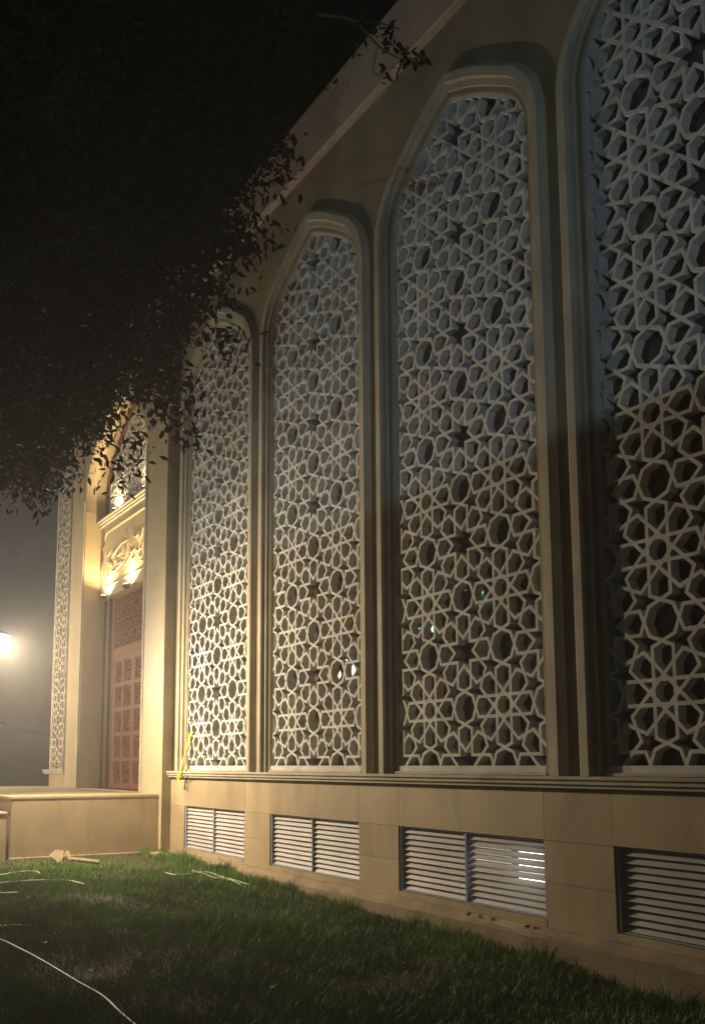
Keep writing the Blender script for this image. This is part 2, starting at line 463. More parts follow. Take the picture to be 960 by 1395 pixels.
# cornice along the eaves
bm = bmesh.new()
pr = [(-.003, 9.135), (-.085, 9.135), (-.10, 9.15), (-.115, 9.86), (-.10, 9.89), (-.003, 9.89)]
rr = [[bm.verts.new((x, y, z)) for y, z in pr] for x in (-13.6, 1.5)]
for k in range(len(pr)): bm.faces.new((rr[0][k], rr[0][(k+1) % len(pr)], rr[1][(k+1) % len(pr)], rr[1][k]))
bm.faces.new(rr[0]); bm.faces.new(rr[1])
bm_obj('cornice', bm, M['cornice'], mosque)
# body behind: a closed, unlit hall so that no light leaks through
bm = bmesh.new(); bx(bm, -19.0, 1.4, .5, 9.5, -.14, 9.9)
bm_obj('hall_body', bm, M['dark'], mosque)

# vents: metal frame, mullion, sloping slats
for k, c in enumerate(CENTRES):
    x0, x1 = c+VENT_DX-VENT_W/2, c+VENT_DX+VENT_W/2
    bm = bmesh.new()
    for b_ in ((x0, x0+.03, .012, .11, VZ0, VZ1), (x1-.02, x1, .012, .11, VZ0, VZ1), (x0+.0202, x1-.0202, .016, .11, VZ1-.010, VZ1), (x0+.0202, x1-.0202, .016, .11, VZ0, VZ0+.010)): bx(bm, *b_)
    vf = bm_obj('vent_grille', bm, M['metal'], mosque, bevel=.003)
    xm = (x0+x1)/2
    box('mullion', (xm-.014, xm+.014, .014, .09, VZ0+.0105, VZ1-.0105), M['metal'], vf, bevel=.003)
    n_s = 11; pitch = (VZ1-VZ0-.022)/n_s
    def slat_mesh(L):
        bm = bmesh.new(); hh = pitch*.75
        pts = [(.030, -hh/2), (.034, -hh/2-.004), (.038, -hh/2), (.066, hh/2), (.062, hh/2+.003)]
        rr = [[bm.verts.new((x, y, z)) for y, z in pts] for x in (-L/2, L/2)]
        for q in range(5): bm.faces.new((rr[0][q], rr[0][(q+1) % 5], rr[1][(q+1) % 5], rr[1][q]))
        bm.faces.new(rr[0]); bm.faces.new(rr[1]); bmesh.ops.recalc_face_normals(bm, faces=bm.faces[:])
        me = bpy.data.meshes.new('slat'); bm.to_mesh(me); bm.free(); me.materials.append(M['slat']); return me
    L = VENT_W/2-.02-.018-.003
    if k == 0: slat_me = slat_mesh(L)
    for side in (-1, 1):
        for s in range(n_s):
            o = bpy.data.objects.new('slat', slat_me); C.objects.link(o); o.parent = vf
            o.location = (xm+side*(.018+L/2+.0015), 0, VZ0+.011+pitch*(s+.5)+random.uniform(-.001, .001))
            o.rotation_euler = (random.uniform(-.03, .03), random.uniform(-.002, .002), 0)
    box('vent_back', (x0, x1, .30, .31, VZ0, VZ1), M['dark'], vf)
    if k == 2:
        tl = emit('lit_tube', (1, .97, .9), 5)
        box('light_tube', (-6.15, -5.83, .17, .18, .615, .90), tl, vf)
        t2 = emit('dim_tube', (1, .95, .85), 1.0)
        box('light_tube', (-6.72, -6.25, .17, .18, .66, .86), t2, vf)

# ------------------------------------------------------------------ the portal
PXR, PXL, OXR, OXL, PYF = -13.723, -19.15, -14.71, -18.243, -.145
opening = arch_outline((OXR+OXL)/2, (OXR-OXL)/2, 1.158, 1.15, 7.0, 33)
portal = fill2d([rect(PXL, PXR, -.14, 10.1), opening[::-1]], PYF, .42, 'portal_wall', M['marble'], mosque)
def pslab(x0, x1, z0, z1): return slab(x0, x1, z0, z1, portal, y=PYF-.012, th=.0115, m='marble')
for (x0, x1) in ((OXR+.085, PXR), (PXL, OXL-.085)):
    for z0, z1 in ((-.1 if x0 > -15 else 1.16, 1.52), (1.52, 3.25), (3.25, 4.98), (4.98, 6.70), (6.70, 8.42), (8.42, 10.05)): pslab(x0, x1, z0, z1)
for s, x0 in ((1, OXR), (-1, OXL-.08)):               # slim raised edge moulding
    box('edge_moulding', (x0+.003*s, x0+.08+.003*s, PYF-.03, PYF-.001, 1.162, 7.0), M['frame'], portal, bevel=.006)
for z0, z1 in ((1.162, 2.6), (2.6, 3.85), (3.85, 5.3), (5.3, 6.78)):   # marble lining of the reveals
    for xa, xb in ((OXL+.0005, OXL+.012), (OXR-.012, OXR-.0005)):
        box('stone_panel', (xa, xb, PYF+.006, .415, z0+.003, z1-.003), M['marble'], portal, bevel=.002)
box('side_return', (PXR-.001, PXR+.008, PYF-.011, -.002, .1, 10.05), M['wall'], portal, bevel=.002)

# inside the opening: back wall, timber surround, leaves, transom
box('recess_wall', (OXL-.3, OXR+.3, .421, .49, 1.0, 9.6), M['darkwood'], mosque)
DY = .345
for s in (-1, 1):
    e = OXL if s < 0 else OXR
    x0, x1 = sorted((e-s*.012, e-s*.64))
    ds = box('door_surround', (x0, x1, .36, .4205, 1.162, 4.94), M['darkwood'], mosque)
    for (a0, a1, y0) in ((.012, .09, .30), (.095, .15, .27), (.155, .20, .31), (.205, .33, .285), (.335, .38, .31), (.385, .44, .27), (.445, .64, .325)):
        x0, x1 = sorted((e-s*a0, e-s*a1)); box('fillet', (x0, x1, y0, .3595, 1.163, 4.939), M['darkwood'], ds, bevel=.006)
carve_me = lattice_mesh('carved_panel', rect(-.19, .19, -.22, .22), .21, 0, 0, .013, .035, border=.016)
carve_me.materials.append(M['wood'])
cx = (OXL+OXR)/2
for s in (-1, 1):
    x0, x1 = sorted((cx+s*.008, cx+s*1.12))
    bm = bmesh.new(); z0, z1 = 1.17, 3.72
    st = .085; mid = (x0+x1)/2
    cols = [(x0+st, mid-.04), (mid+.04, x1-st)]
    rows = [(z0+.09+k*.485, z0+.09+k*.485+.42) for k in range(5)]
    pan = [(a_, b_, c_, d_) for a_, b_ in cols for c_, d_ in rows]
    o = fill2d([rect(x0, x1, z0, z1)]+[rect(a_, b_, c_, d_)[::-1] for a_, b_, c_, d_ in pan], DY-.025, DY+.045, 'door', M['wood'], mosque)
    box('door_backing', (x0+.01, x1-.01, DY+.046, DY+.06, z0+.01, z1-.01), M['dark'], o)
    for a_, b_, c_, d_ in pan:
        q = bpy.data.objects.new('carved_panel', carve_me); C.objects.link(q); q.parent = o
        q.location = ((a_+b_)/2, DY+.003, (c_+d_)/2); q.scale = ((b_-a_-.004)/.38, 1, (d_-c_-.004)/.44)
    bm = bmesh.new(); xh = cx+s*.06
    tube(bm, [(xh, DY-.02, 2.32), (xh, DY-.06, 2.325), (xh, DY-.06, 2.44), (xh, DY-.02, 2.445)], .009)
    bm_obj('handle', bm, M['frame'], o, True)
box('door_lintel', (OXL+.645, OXR-.645, DY-.03, .42, 3.722, 3.87), M['wood'], mosque, bevel=.008)
tr_me = lattice_mesh('transom_lattice', rect(-1.12, 1.12, 3.872, 4.94), .27, 0, 4.4, .016, .03, border=.03)
box('transom_back', (OXL+.645, OXR-.645, DY+.05, DY+.06, 3.872, 4.94), M['dark'], mosque)
link('transom_lattice', tr_me, M['wood'], mosque).location = (cx, DY-.005, 0)
# inscription board
SY = .20
sb = box('inscription_board', (OXL+.013, OXR-.013, SY, .42, 4.945, 6.45), M['marble'], mosque, bevel=.004)
for dz, dy in ((6.452, .055), (6.50, .085), (6.545, .12)):
    box('board_cornice', (OXL+.013, OXR-.013, SY-dy, .42, dz, dz+.043), M['frame'], mosque, bevel=.008)
def c4(p): return onY(120+p[0]/9.967, 690+p[1]/9.967, SY)
# raised cartouche border: left end traced, mirrored about the portal axis
lft = [c4(p) for p in ((765, 130), (270, 440), (235, 540), (212, 680), (203, 890), (255, 1085))]
zt, zb_ = 6.30, 5.17
q = [(-1.0, zt), (-1.38, zt), (-1.56, zt-.18), (-1.63, zt-.42), (-1.66, zb_+.38), (-1.55, zb_+.04), (-1.45, zb_), (-1.0, zb_)]
pts = [(cx+x, z) for x, z in q]+[(cx-x, z) for x, z in reversed(q)]
bm = bmesh.new(); path = [(x, SY-.006, z) for x, z in pts]; path.append(path[0]); path.append(path[1])
tube(bm, path, .024, 6, False)
bm_obj('cartouche_border', bm, M['marble'], sb, True)
# raised calligraphy, strokes as they run across the visible half of the board
strokes = [((500,300),(505,360),(510,420)), ((540,300),(545,380),(548,440)), ((578,265),(580,360),(585,440),(590,520)), ((615,250),(622,340),(628,410)),
 ((640,375),(660,410),(690,370),(670,440)), ((700,310),(712,370),(700,440),(675,470)), ((755,280),(740,360),(715,470),(690,570),(650,620)),
 ((750,480),(745,560),(755,620)), ((330,700),(365,630),(410,570),(450,510)), ((450,510),(470,500),(500,480),(560,440)), ((470,520),(475,600),(470,680),(500,690)),
 ((510,520),(520,600),(525,680)), ((550,470),(545,560),(550,640)), ((580,560),(590,620),(640,570)), ((635,575),(600,640),(560,720),(500,800)),
 ((570,650),(565,730),(570,790)), ((630,690),(600,730),(580,780)), ((270,640),(290,660),(315,600)), ((350,560),(348,600),(355,640)), ((400,640),(420,670),(445,630)),
 ((270,780),(300,760),(310,800),(280,800)), ((370,740),(400,740),(410,770),(440,770),(460,740)), ((270,880),(268,950),(290,940),(315,860)), ((330,860),(360,880),(420,820),(500,740)),
 ((360,920),(380,900),(390,880)), ((395,930),(410,905),(432,880)), ((300,700),(310,740),(340,800),(330,860)), ((700,650),(720,690),(745,640)), ((660,560),(690,600),(720,560),(740,580))]
bm = bmesh.new()
for st_ in strokes:
    P3 = [c4(p) for p in st_]
    if max(p[0] for p in P3) > cx+1.5: continue
    P3 = [(p[0], SY-.005, min(max(p[2], zb_+.06), zt-.05)) for p in P3]
    sp = smoothpath(P3, 4); n_ = len(sp)
    tube(bm, [(max(p[0], cx-1.55), p[1], p[2]) for p in sp], [.007+.008*math.sin(math.pi*min(1, .15+k/n_)) for k in range(n_)], 6)
    sp2 = [(2*cx-p[0]+.02, p[1], p[2]) for p in sp]
    if min(p[0] for p in sp2) > cx+.55: tube(bm, sp2[::-1], [.007+.008*math.sin(math.pi*min(1, .15+k/n_)) for k in range(n_)], 6)
bm_obj('calligraphy', bm, M['marble'], sb, True)
# arched lattice above the board
tym = arch_outline(cx, 1.755, 6.60, 1.14, 7.0, 33)
tymin = arch_outline(cx, 1.60, 6.601, 1.0, 7.0, 33)
fill2d([tym, tymin[::-1]], .26, .42, 'tympanum_frame', M['darkwood'], mosque)
tl_me = lattice_mesh('tympanum_lattice', [(x-cx, z) for x, z in arch_outline(cx, 1.597, 6.605, 1.0, 7.0, 33)], .36, 0, 6.9, .022, .05, border=.03)
link('tympanum_lattice', tl_me, M['lattice'], mosque).location = (cx, .30, 0)

# portal uplights: small hooded fittings with their own lamps
warm = emit('uplight_lens', (1, .82, .5), 30)
def uplight(x, z, y, power, col=(1, .72, .36), r=.05):
    o = box('uplight', (x-.06, x+.06, y-.05, y+.05, z-.09, z-.01), M['iron'], mosque, bevel=.01)
    bm = bmesh.new(); bmesh.ops.create_circle(bm, cap_ends=True, segments=16, radius=.045, matrix=Matrix.Translation((x, y, z-.006)))
    bm_obj('lens', bm, warm, o)
    ld = bpy.data.lights.new('uplight_lamp', 'SPOT'); ld.energy = power; ld.color = col; ld.shadow_soft_size = .03; ld.spot_size = math.radians(150); ld.spot_blend = .6
    lo = bpy.data.objects.new('uplight_lamp', ld); C.objects.link(lo); lo.location = (x, y, z+.02); lo.rotation_euler = (math.radians(180-12), 0, 0)
    lo.parent = o
for x in (-17.62, -16.3, -15.0): uplight(x, 4.97, .08, 170)
for x in (-17.4, -15.7): uplight(x, 6.70, .20, 60)

# entrance platform and steps
plat = empty('entrance_platform', (-17, -1.3, .2), 'cream stone entrance platform with steps below the carved wooden doors', 'platform')
XPL = -13.847
bm = bmesh.new(); bx(bm, -20.6, XPL, -2.40, .42, -.14, 1.12)
bm_obj('platform_block', bm, M['panel'], plat, bevel=.004)
for i, (xa, xb) in enumerate(((-20.66, -18.4), (-18.4, -16.1), (-16.1, XPL+.025))):
    box('top_slab', (xa+.003, xb-.003, -2.44, PYF-.013, 1.1205, 1.160), M['marble'], plat, bevel=.004)
for (ya, yb) in ((-2.40, -.16),):
    for z0, z1 in ((.29, 1.1195),): box('stone_panel', (XPL+.0005, XPL+.012, ya+.004, yb-.004, z0, z1), M['panel'], plat, bevel=.002)
box('base_course', (XPL+.0005, XPL+.07, -2.42, -.30, -.13, .287), M['conc'], plat, bevel=.012)
for k in range(4):
    ya = -2.45-.36*k
    box('step', (-20.4, XPL-.03, ya-.36, ya-.0005, -.14, .90-.215*k), M['panel'], plat, bevel=.01)
    box('step_tread', (-20.42, XPL-.012, ya-.375, ya-.001, .9005-.215*k, .935-.215*k), M['marble'], plat, bevel=.006)

# projecting bay of bare lattice at the far corner
bay = empty('lattice_bay', (-19.7, 0, 0), 'narrow bay of bare star lattice on a moulded sill past the portal', 'bay')
box('bay_base', (-20.32, -19.152, -.16, .40, .2, 1.4195), M['panel'], bay, bevel=.004)
sl = sill('bay_sill', -20.72, -19.152, bay, y_off=-.12)
bl_me = lattice_mesh('bay_lattice', rect(-20.12, -19.16, 1.52, 9.4), .48, -19.64, 1.6, .036, .12)
link('bay_lattice', bl_me, M['frame'], bay).location = (0, -.19, 0)
bs_me = lattice_mesh('bay_lattice', rect(-.5, .3, 1.52, 9.4), .48, 0, 1.6, .036, .12)
o = link('bay_lattice', bs_me, M['frame'], bay); o.location = (-20.13, .32, 0); o.rotation_euler = (0, 0, math.radians(90))
box('bay_core', (-19.95, -19.152, -.06, .40, 1.52, 9.4), M['frame'], bay)
box('bay_cap', (-20.3, -19.152, -.24, .45, 9.401, 9.7), M['frame'], bay, bevel=.02)

# ------------------------------------------------------------------ far things past the entrance
far = empty('plaster_building', (-36, 0, 0), 'plain grey plastered building beyond the forecourt', 'building')
box('wall', (-44, -36, -20, 24, .22, 15), M['plaster'], far)
box('dado', (-36.0, -35.9, -20, 24, .24, 2.0), M['plaster2'], far, bevel=.01)
box('string_course', (-36.0, -35.93, -20, 24, 2.001, 2.12), M['plaster'], far, bevel=.01)
bm = bmesh.new()
tube(bm, [(-35.9, -10+.5*k, 3.25-.55*math.sin(math.pi*((k*.5) % 6)/6)) for k in range(60)], .02, 5)
tag(bm_obj('slack_cable', bm, M['iron'], None, True), 'thin dark cable hanging in slack loops across the grey wall', 'cable')

# ------------------------------------------------------------------ lamps
def flood(name, loc, aim, label, power, col, lens, pole_z0, size=(.34, .26), spot=None, rad=.08, group=None, blend=.6, spill=0):
    x, y, z = loc
    e = empty(name, (x, y, pole_z0), label, 'floodlight', group)
    d = (Vector(aim)-Vector(loc)).normalized(); rot = d.to_track_quat('-Z', 'Y').to_matrix().to_4x4(); T = Matrix.Translation(loc) @ rot
    bm = bmesh.new(); bx(bm, -size[0]/2, size[0]/2, -size[1]/2, size[1]/2, .012, .10)
    for k in range(7): xx = -size[0]/2+.03+k*(size[0]-.06)/6; bx(bm, xx-.006, xx+.006, -size[1]/2+.01, size[1]/2-.01, .1005, .14)
    bm.transform(T); bm_obj('housing', bm, M['iron'], e)
    bm = bmesh.new(); bx(bm, -size[0]/2+.012, size[0]/2-.012, -size[1]/2+.012, size[1]/2-.012, .0, .0115); bm.transform(T)
    bm_obj('lens', bm, lens, e)
    back = Vector(loc)-d*.10
    bm = bmesh.new(); tube(bm, [(back.x-.0, back.y-.0, pole_z0-.05), (back.x, back.y, pole_z0+.5*(z-pole_z0)), (back.x, back.y, z-.16)], [.045, .04, .03], 10)
    bm_obj('pole', bm, M['iron'], e, True)
    bm = bmesh.new(); tube(bm, [(back.x, back.y, z-.17), (back.x, back.y, z-.02)], .022, 8); bm_obj('bracket', bm, M['iron'], e, True)
    if power:
        ld = bpy.data.lights.new('flood_lamp', 'SPOT' if spot else 'POINT'); ld.energy = power; ld.color = col; ld.shadow_soft_size = rad
        if spot: ld.spot_size = math.radians(spot); ld.spot_blend = blend
        lo = bpy.data.objects.new('flood_lamp', ld); C.objects.link(lo); lo.parent = e
        bpy.context.view_layer.update(); lo.matrix_parent_inverse = e.matrix_world.inverted()
        lo.matrix_basis = Matrix.Translation(Vector(loc)+d*.06) @ rot
        if spill:
            l2 = bpy.data.lights.new('flood_spill', 'POINT'); l2.energy = spill; l2.color = (1, .88, .74); l2.shadow_soft_size = rad
            o2 = bpy.data.objects.new('flood_spill', l2); C.objects.link(o2); o2.parent = e; o2.matrix_parent_inverse = e.matrix_world.inverted()
            o2.matrix_basis = Matrix.Translation(Vector(loc)+d*.06)
    return e
flood('floodlight', LAMP, (-11.6, -1.0, 1.43), 'bright floodlight on a pole beside the entrance platform', 1350, (1, .76, .47), emit('flood_lens', (1, .92, .8), 25), gz(-13.3), spot=180, blend=1.0, spill=230, rad=.08)
flood('floodlight', (-20.0, -3.95, 3.7), (-18.8, -1.0, 2.6), 'floodlight on a pole on the far side of the entrance steps', 520, (1, .74, .44), emit('flood_lens_far', (1, .93, .8), 25), .24, spot=180, blend=1.0, spill=520, rad=.08)
flood('floodlight', COOL, (-6, 0, 6.5), 'cool white floodlight low on the ground behind the boundary wall', 3200, (.60, .83, 1), emit('flood_lens_cool', (.75, .9, 1), 60), -.15, spot=70, rad=.05)
flood('floodlight', (-25.4, -16.9, 7.9), (-10, -3, 2), 'small cyan tinted floodlight on the nearer street pole', 0, (.5, 1, .9), emit('flood_lens_cyan_small', (.35, 1, .8), 40), -.15, size=(.6, .4))
flood('floodlight', (-31, -19, 7.6), (-10, -3, 2), 'cyan tinted floodlight on a tall pole out on the street', 0, (.5, 1, .9), emit('flood_lens_cyan', (.35, 1, .85), 70), -.15, size=(1.1, .7))
# boundary wall behind the camera: its top edge cuts the cool light along the facade
bw = empty('boundary_wall', (2, -12, -.15), 'long plastered garden boundary wall facing the mosque', 'wall')
zt_ = COOL[2]+(4.27-COOL[2])*((-12.1-COOL[1])/(0-COOL[1]))
box('wall', (-9, 16, -12.2, -12.0, -.15, zt_-.08), M['plaster2'], bw)
box('coping', (-9.03, 16, -12.23, -11.97, zt_-.079, zt_), M['conc'], bw)

# ------------------------------------------------------------------ tree
tree = empty('ficus_tree', (-7.6, -5.1, gz(-7.6)), 'dense dark leafy tree overhanging the lawn in front of the mosque', 'tree')
mask = [(-900, -700), (740, -700), (545, -260), (466, -60), (428, 60), (392, 140), (386, 200), (362, 240), (352, 300), (338, 340), (312, 365), (296, 392), (280, 425), (252, 448), (236, 490), (246, 540), (236, 568), (220, 562),
        (200, 548), (172, 532), (150, 568), (138, 604), (110, 596), (86, 640), (55, 668), (20, 662), (-40, 675), (-300, 690), (-900, 580)]
blobs = [((-8.6, -3.5, 7.2), 2.3), ((-8.0, -2.9, 8.8), 1.9), ((-9.3, -3.3, 5.9), 1.7), ((-7.6, -4.6, 6.8), 2.0), ((-8.8, -4.6, 8.8), 2.2), ((-10.2, -3.4, 7.2), 1.8), ((-9.6, -3.0, 5.3), 1.2), ((-9.4, -4.2, 5.2), 1.3), ((-7.2, -2.9, 9.6), 1.6), ((-8.6, -2.2, 7.4), 1.3), ((-9.8, -2.5, 6.2), 1.1)]
def in_crown(P):
    ok = np.zeros(len(P), bool)
    for c_, r_ in blobs: ok |= (((P-np.array(c_))**2).sum(1) < r_*r_)
    return ok
mp_ = np.array(mask, float)
def pin(xy):
    x, y = xy[:, 0], xy[:, 1]; c = np.zeros(len(x), bool); j = len(mp_)-1
    for i in range(len(mp_)):
        xi, yi = mp_[i]; xj, yj = mp_[j]
        t = ((yi > y) != (yj > y)) & (x < (xj-xi)*(y-yi)/((yj-yi) if yj != yi else 1e-9)+xi); c ^= t; j = i
    return c
def projN(P):
    d = P-CAM; wv = d@fw
    return np.stack([PX+F*(d@rt)/wv, PY-F*(d@up)/wv], 1)
cl = rng.uniform((-12.2, -7, 4.0), (-5.4, -.9, 11.2), (60000, 3))
cl = cl[in_crown(cl)]; cl = cl[pin(projN(cl))]; cl = cl[:5200]
def leaves(centres, per, spread, Lmin, Lmax, hang=.35):
    n_ = len(centres)*per
    c_ = np.repeat(centres, per, 0)+rng.normal(0, spread, (n_, 3))
    d = rng.normal(0, 1, (n_, 3)); d[:, 2] -= hang*2; d /= np.linalg.norm(d, axis=1)[:, None]
    u_ = np.cross(d, rng.normal(0, 1, (n_, 3))); u_ /= np.linalg.norm(u_, axis=1)[:, None]; nn = np.cross(d, u_)
    L = rng.uniform(Lmin, Lmax, n_)[:, None]; W = L*rng.uniform(.17, .23, n_)[:, None]
    v0 = c_; v5 = c_+d*L-nn*W*.25
    v1 = c_+d*L*.28+u_*W*.9+nn*W*.3; v2 = c_+d*L*.66+u_*W*.8+nn*W*.2; v3 = c_+d*L*.66-u_*W*.8+nn*W*.2; v4 = c_+d*L*.28-u_*W*.9+nn*W*.3
    V = np.stack([v0, v1, v2, v5, v3, v4], 1).reshape(-1, 3)
    idx = np.arange(n_)[:, None]*6
    F_ = np.concatenate([idx+np.array([[0, 1, 2, 3]]), idx+np.array([[0, 3, 4, 5]])], 1).reshape(-1, 4)
    return V, F_
def np_mesh(name, V, F_, m):
    me = bpy.data.meshes.new(name); k = F_.shape[1]
    me.vertices.add(len(V)); me.vertices.foreach_set('co', V.astype(np.float32).ravel())
    me.loops.add(F_.size); me.loops.foreach_set('vertex_index', F_.astype(np.int32).ravel())
    me.polygons.add(len(F_)); me.polygons.foreach_set('loop_start', np.arange(0, F_.size, k, dtype=np.int32))
    me.update(calc_edges=True); me.materials.append(m); return me
V, F_ = leaves(cl, 22, .10, .07, .12)
crown_me = np_mesh('crown', V, F_, M['leaf'])
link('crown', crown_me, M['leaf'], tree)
tr0 = np.array((-7.6, -5.1, gz(-7.6)-.1))
bm = bmesh.new()
tube(bm, smoothpath([tr0, tr0+(.02, .05, 1.2), (-7.75, -4.95, 2.6), (-7.95, -4.7, 4.0), (-8.2, -4.4, 5.4), (-8.5, -4.0, 7.4), (-8.5, -3.8, 9.2)], 4), [.24-.009*k for k in range(25)], 12)
bm_obj('trunk', bm, M['bark'], tree, True)
for a0, a1, a2 in (((-7.95, -4.7, 4.0), (-8.6, -3.9, 4.9), (-9.6, -3.1, 5.6)), ((-8.1, -4.5, 5.0), (-8.0, -3.6, 6.4), (-8.3, -2.5, 7.4)), ((-8.3, -4.3, 6.0), (-7.6, -3.6, 7.8), (-7.2, -2.9, 9.3)), ((-8.2, -4.4, 5.4), (-9.2, -4.0, 6.4), (-10.2, -3.5, 7.3)), ((-8.0, -4.6, 4.6), (-7.6, -4.9, 5.8), (-7.3, -4.8, 7.2))):
    bm = bmesh.new(); sp = smoothpath([a0, a1, a2], 6); tube(bm, sp, [.11-.0068*k for k in range(len(sp))], 8); bm_obj('limb', bm, M['bark'], tree, True)
# the stray sprig that reaches across the cornice, and twigs along the edge
spr = [atdist(*p) for p in ((430, 20, 8.6), (480, 28, 8.5), (515, 62, 8.45), (545, 80, 8.4), (572, 78, 8.4))]
bm = bmesh.new(); tube(bm, smoothpath(spr, 5), [.012-.0004*k for k in range(21)], 5)
tube(bm, smoothpath([spr[2], atdist(508, 95, 8.5), atdist(520, 105, 8.5)], 4), .004, 5)
tube(bm, smoothpath([spr[1], atdist(520, 32, 8.5), atdist(545, 40, 8.5)], 4), .005, 5)
bm_obj('sprig', bm, M['bark'], tree, True)
sc_ = np.array([atdist(*p) for p in ((548, 78, 8.4), (560, 76, 8.4), (570, 80, 8.4), (555, 84, 8.42), (522, 45, 8.5), (532, 44, 8.5), (526, 50, 8.5), (505, 40, 8.5), (520, 100, 8.5), (560, 72, 8.4), (495, 30, 8.5), (484, 60, 8.5))])
V, F_ = leaves(sc_, 7, .035, .06, .10)
edge = np.array([atdist(*p) for p in ((392, 205, 8.3), (384, 235, 8.3), (375, 262, 8.3), (366, 318, 8.4), (352, 330, 8.4), (336, 352, 8.4), (318, 392, 8.5), (302, 455, 8.5), (312, 462, 8.6), (330, 470, 8.6), (285, 470, 8.6), (268, 540, 8.7), (250, 590, 8.7), (258, 596, 8.7), (240, 560, 8.7), (228, 548, 8.7), (215, 545, 8.7), (182, 590, 8.8), (188, 610, 8.8), (176, 632, 8.8), (165, 640, 8.8), (150, 655, 8.8), (112, 610, 8.9), (88, 655, 8.9), (52, 682, 8.9), (28, 676, 8.9))])
V2, F2 = leaves(edge, 20, .085, .06, .11)
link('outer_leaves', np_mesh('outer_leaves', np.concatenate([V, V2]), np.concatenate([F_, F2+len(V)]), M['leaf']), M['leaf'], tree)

# ------------------------------------------------------------------ grass
nB = 230000
gx = rng.uniform(-13.8, -3.2, nB); gy = rng.uniform(-5.4, -.10, nB)
pat = np.sin(1.3*gx+.7*gy)*np.sin(1.9*gy-.5*gx+1)+.6*np.sin(3.1*gx-2.2*gy)*np.sin(2.7*gy+1.1*gx)+rng.normal(0, .35, nB)
near_wall = gy > -.55
keep = (pat > -1.15) | near_wall
keep &= ~((gx < -12.6-.5*np.sin(2.1*gy)) & (gy < -.5) & (rng.random(nB) < .9))
gx, gy, pat = gx[keep], gy[keep], pat[keep]; nB = len(gx)
zg = np.where(gx > -14.2, .0254*(-4-gx), .259)+.018*np.sin(1.7*gx+.6*gy)*np.sin(2.3*gy-.4*gx)+.010*np.sin(5.1*gx+2*gy)*np.sin(4.3*gy)
clump = np.sin(6.1*gx+3*np.sin(2.2*gy))*np.sin(7.3*gy+2*np.sin(1.9*gx))
hgt = rng.uniform(.028, .08, nB)*(1+.35*np.clip(pat, -1, 1)+.45*np.clip(clump, -.6, 1))*np.where(gy > -.5, 1.2+1.1*np.clip(np.sin(3.3*gx+1)*np.sin(7.7*gx), 0, 1), 1)*np.where(rng.random(nB) < .03, 1.7, 1)
ang = rng.uniform(0, 2*np.pi, nB); lean = rng.uniform(.1, .95, nB)*hgt
dx, dy = np.cos(ang), np.sin(ang); a2 = rng.uniform(0, 2*np.pi, nB); wx, wy = np.cos(a2)*.0028, np.sin(a2)*.0028
B0 = np.stack([gx, gy, zg-.004], 1); S = np.stack([wx, wy, np.zeros(nB)], 1)
Md = B0+np.stack([dx*lean*.35, dy*lean*.35, hgt*.6], 1); Tp = B0+np.stack([dx*lean, dy*lean, hgt], 1)
V = np.stack([B0-S, B0+S, Md+S*.8, Md-S*.8, Tp], 1).reshape(-1, 3)
ix = np.arange(nB)[:, None]*5
F_ = np.concatenate([ix+np.array([[0, 1, 2]]), ix+np.array([[0, 2, 3]]), ix+np.array([[3, 2, 4]])], 1).reshape(-1, 3)
straw = np.repeat(rng.random(nB) < .05, 3)
M['straw'] = mat('straw', (.22,.19,.07), .7, .3, 2, 0)
tag(link('dry_grass', np_mesh('dry_grass', V, F_[straw], M['straw']), M['straw']), 'scattered dry straw blades in the lawn', 'grass', kind='stuff')
F_ = F_[~straw]
tag(link('grass', np_mesh('grass', V, F_, M['grass']), M['grass']), 'patchy green lawn grass growing up to the mosque footing', 'grass', kind='stuff')

# ------------------------------------------------------------------ small things on the lawn and wall
def hose(px, label, r=.011, dz=.045, group=None):
    bm = bmesh.new(); P = [onG(x, y, dz) for x, y in px]; tube(bm, smoothpath(P, 6), r, 7)
    return tag(bm_obj('garden_hose', bm, M['hose'], None, True), label, 'hose')
hose([(-60, 1258), (0, 1280), (30, 1294), (60, 1310), (105, 1337), (140, 1357), (165, 1380), (188, 1400), (205, 1420)], 'pale hose running straight across the dark lawn, knotted near its end', .009, .05)
hose([(226, 1189), (240, 1192), (262, 1190), (282, 1188), (300, 1194), (322, 1200), (341, 1206)], 'short pale hose lying on the grass by the first vent', .010, .05)
hose([(262, 1186), (278, 1190), (290, 1195), (312, 1198), (329, 1206)], 'thin pale tubing crossing the hose by the first vent', .007, .055)
hose([(-50, 1196), (0, 1192), (25, 1188), (48, 1187), (55, 1190)], 'pale hose loop lying nearest to the entrance steps', .010, .05)
hose([(-40, 1208), (20, 1201), (70, 1199), (95, 1200), (116, 1205)], 'pale hose end curving through the grass beside the debris', .010, .05)
hose([(-40, 1219), (0, 1217), (25, 1216)], 'short straight stub of pale hose on the lawn', .009, .05)
hose([(-50, 1266), (0, 1262), (25, 1261), (52, 1262)], 'taut pale hose piece half sunk in the bare lawn', .010, .05)
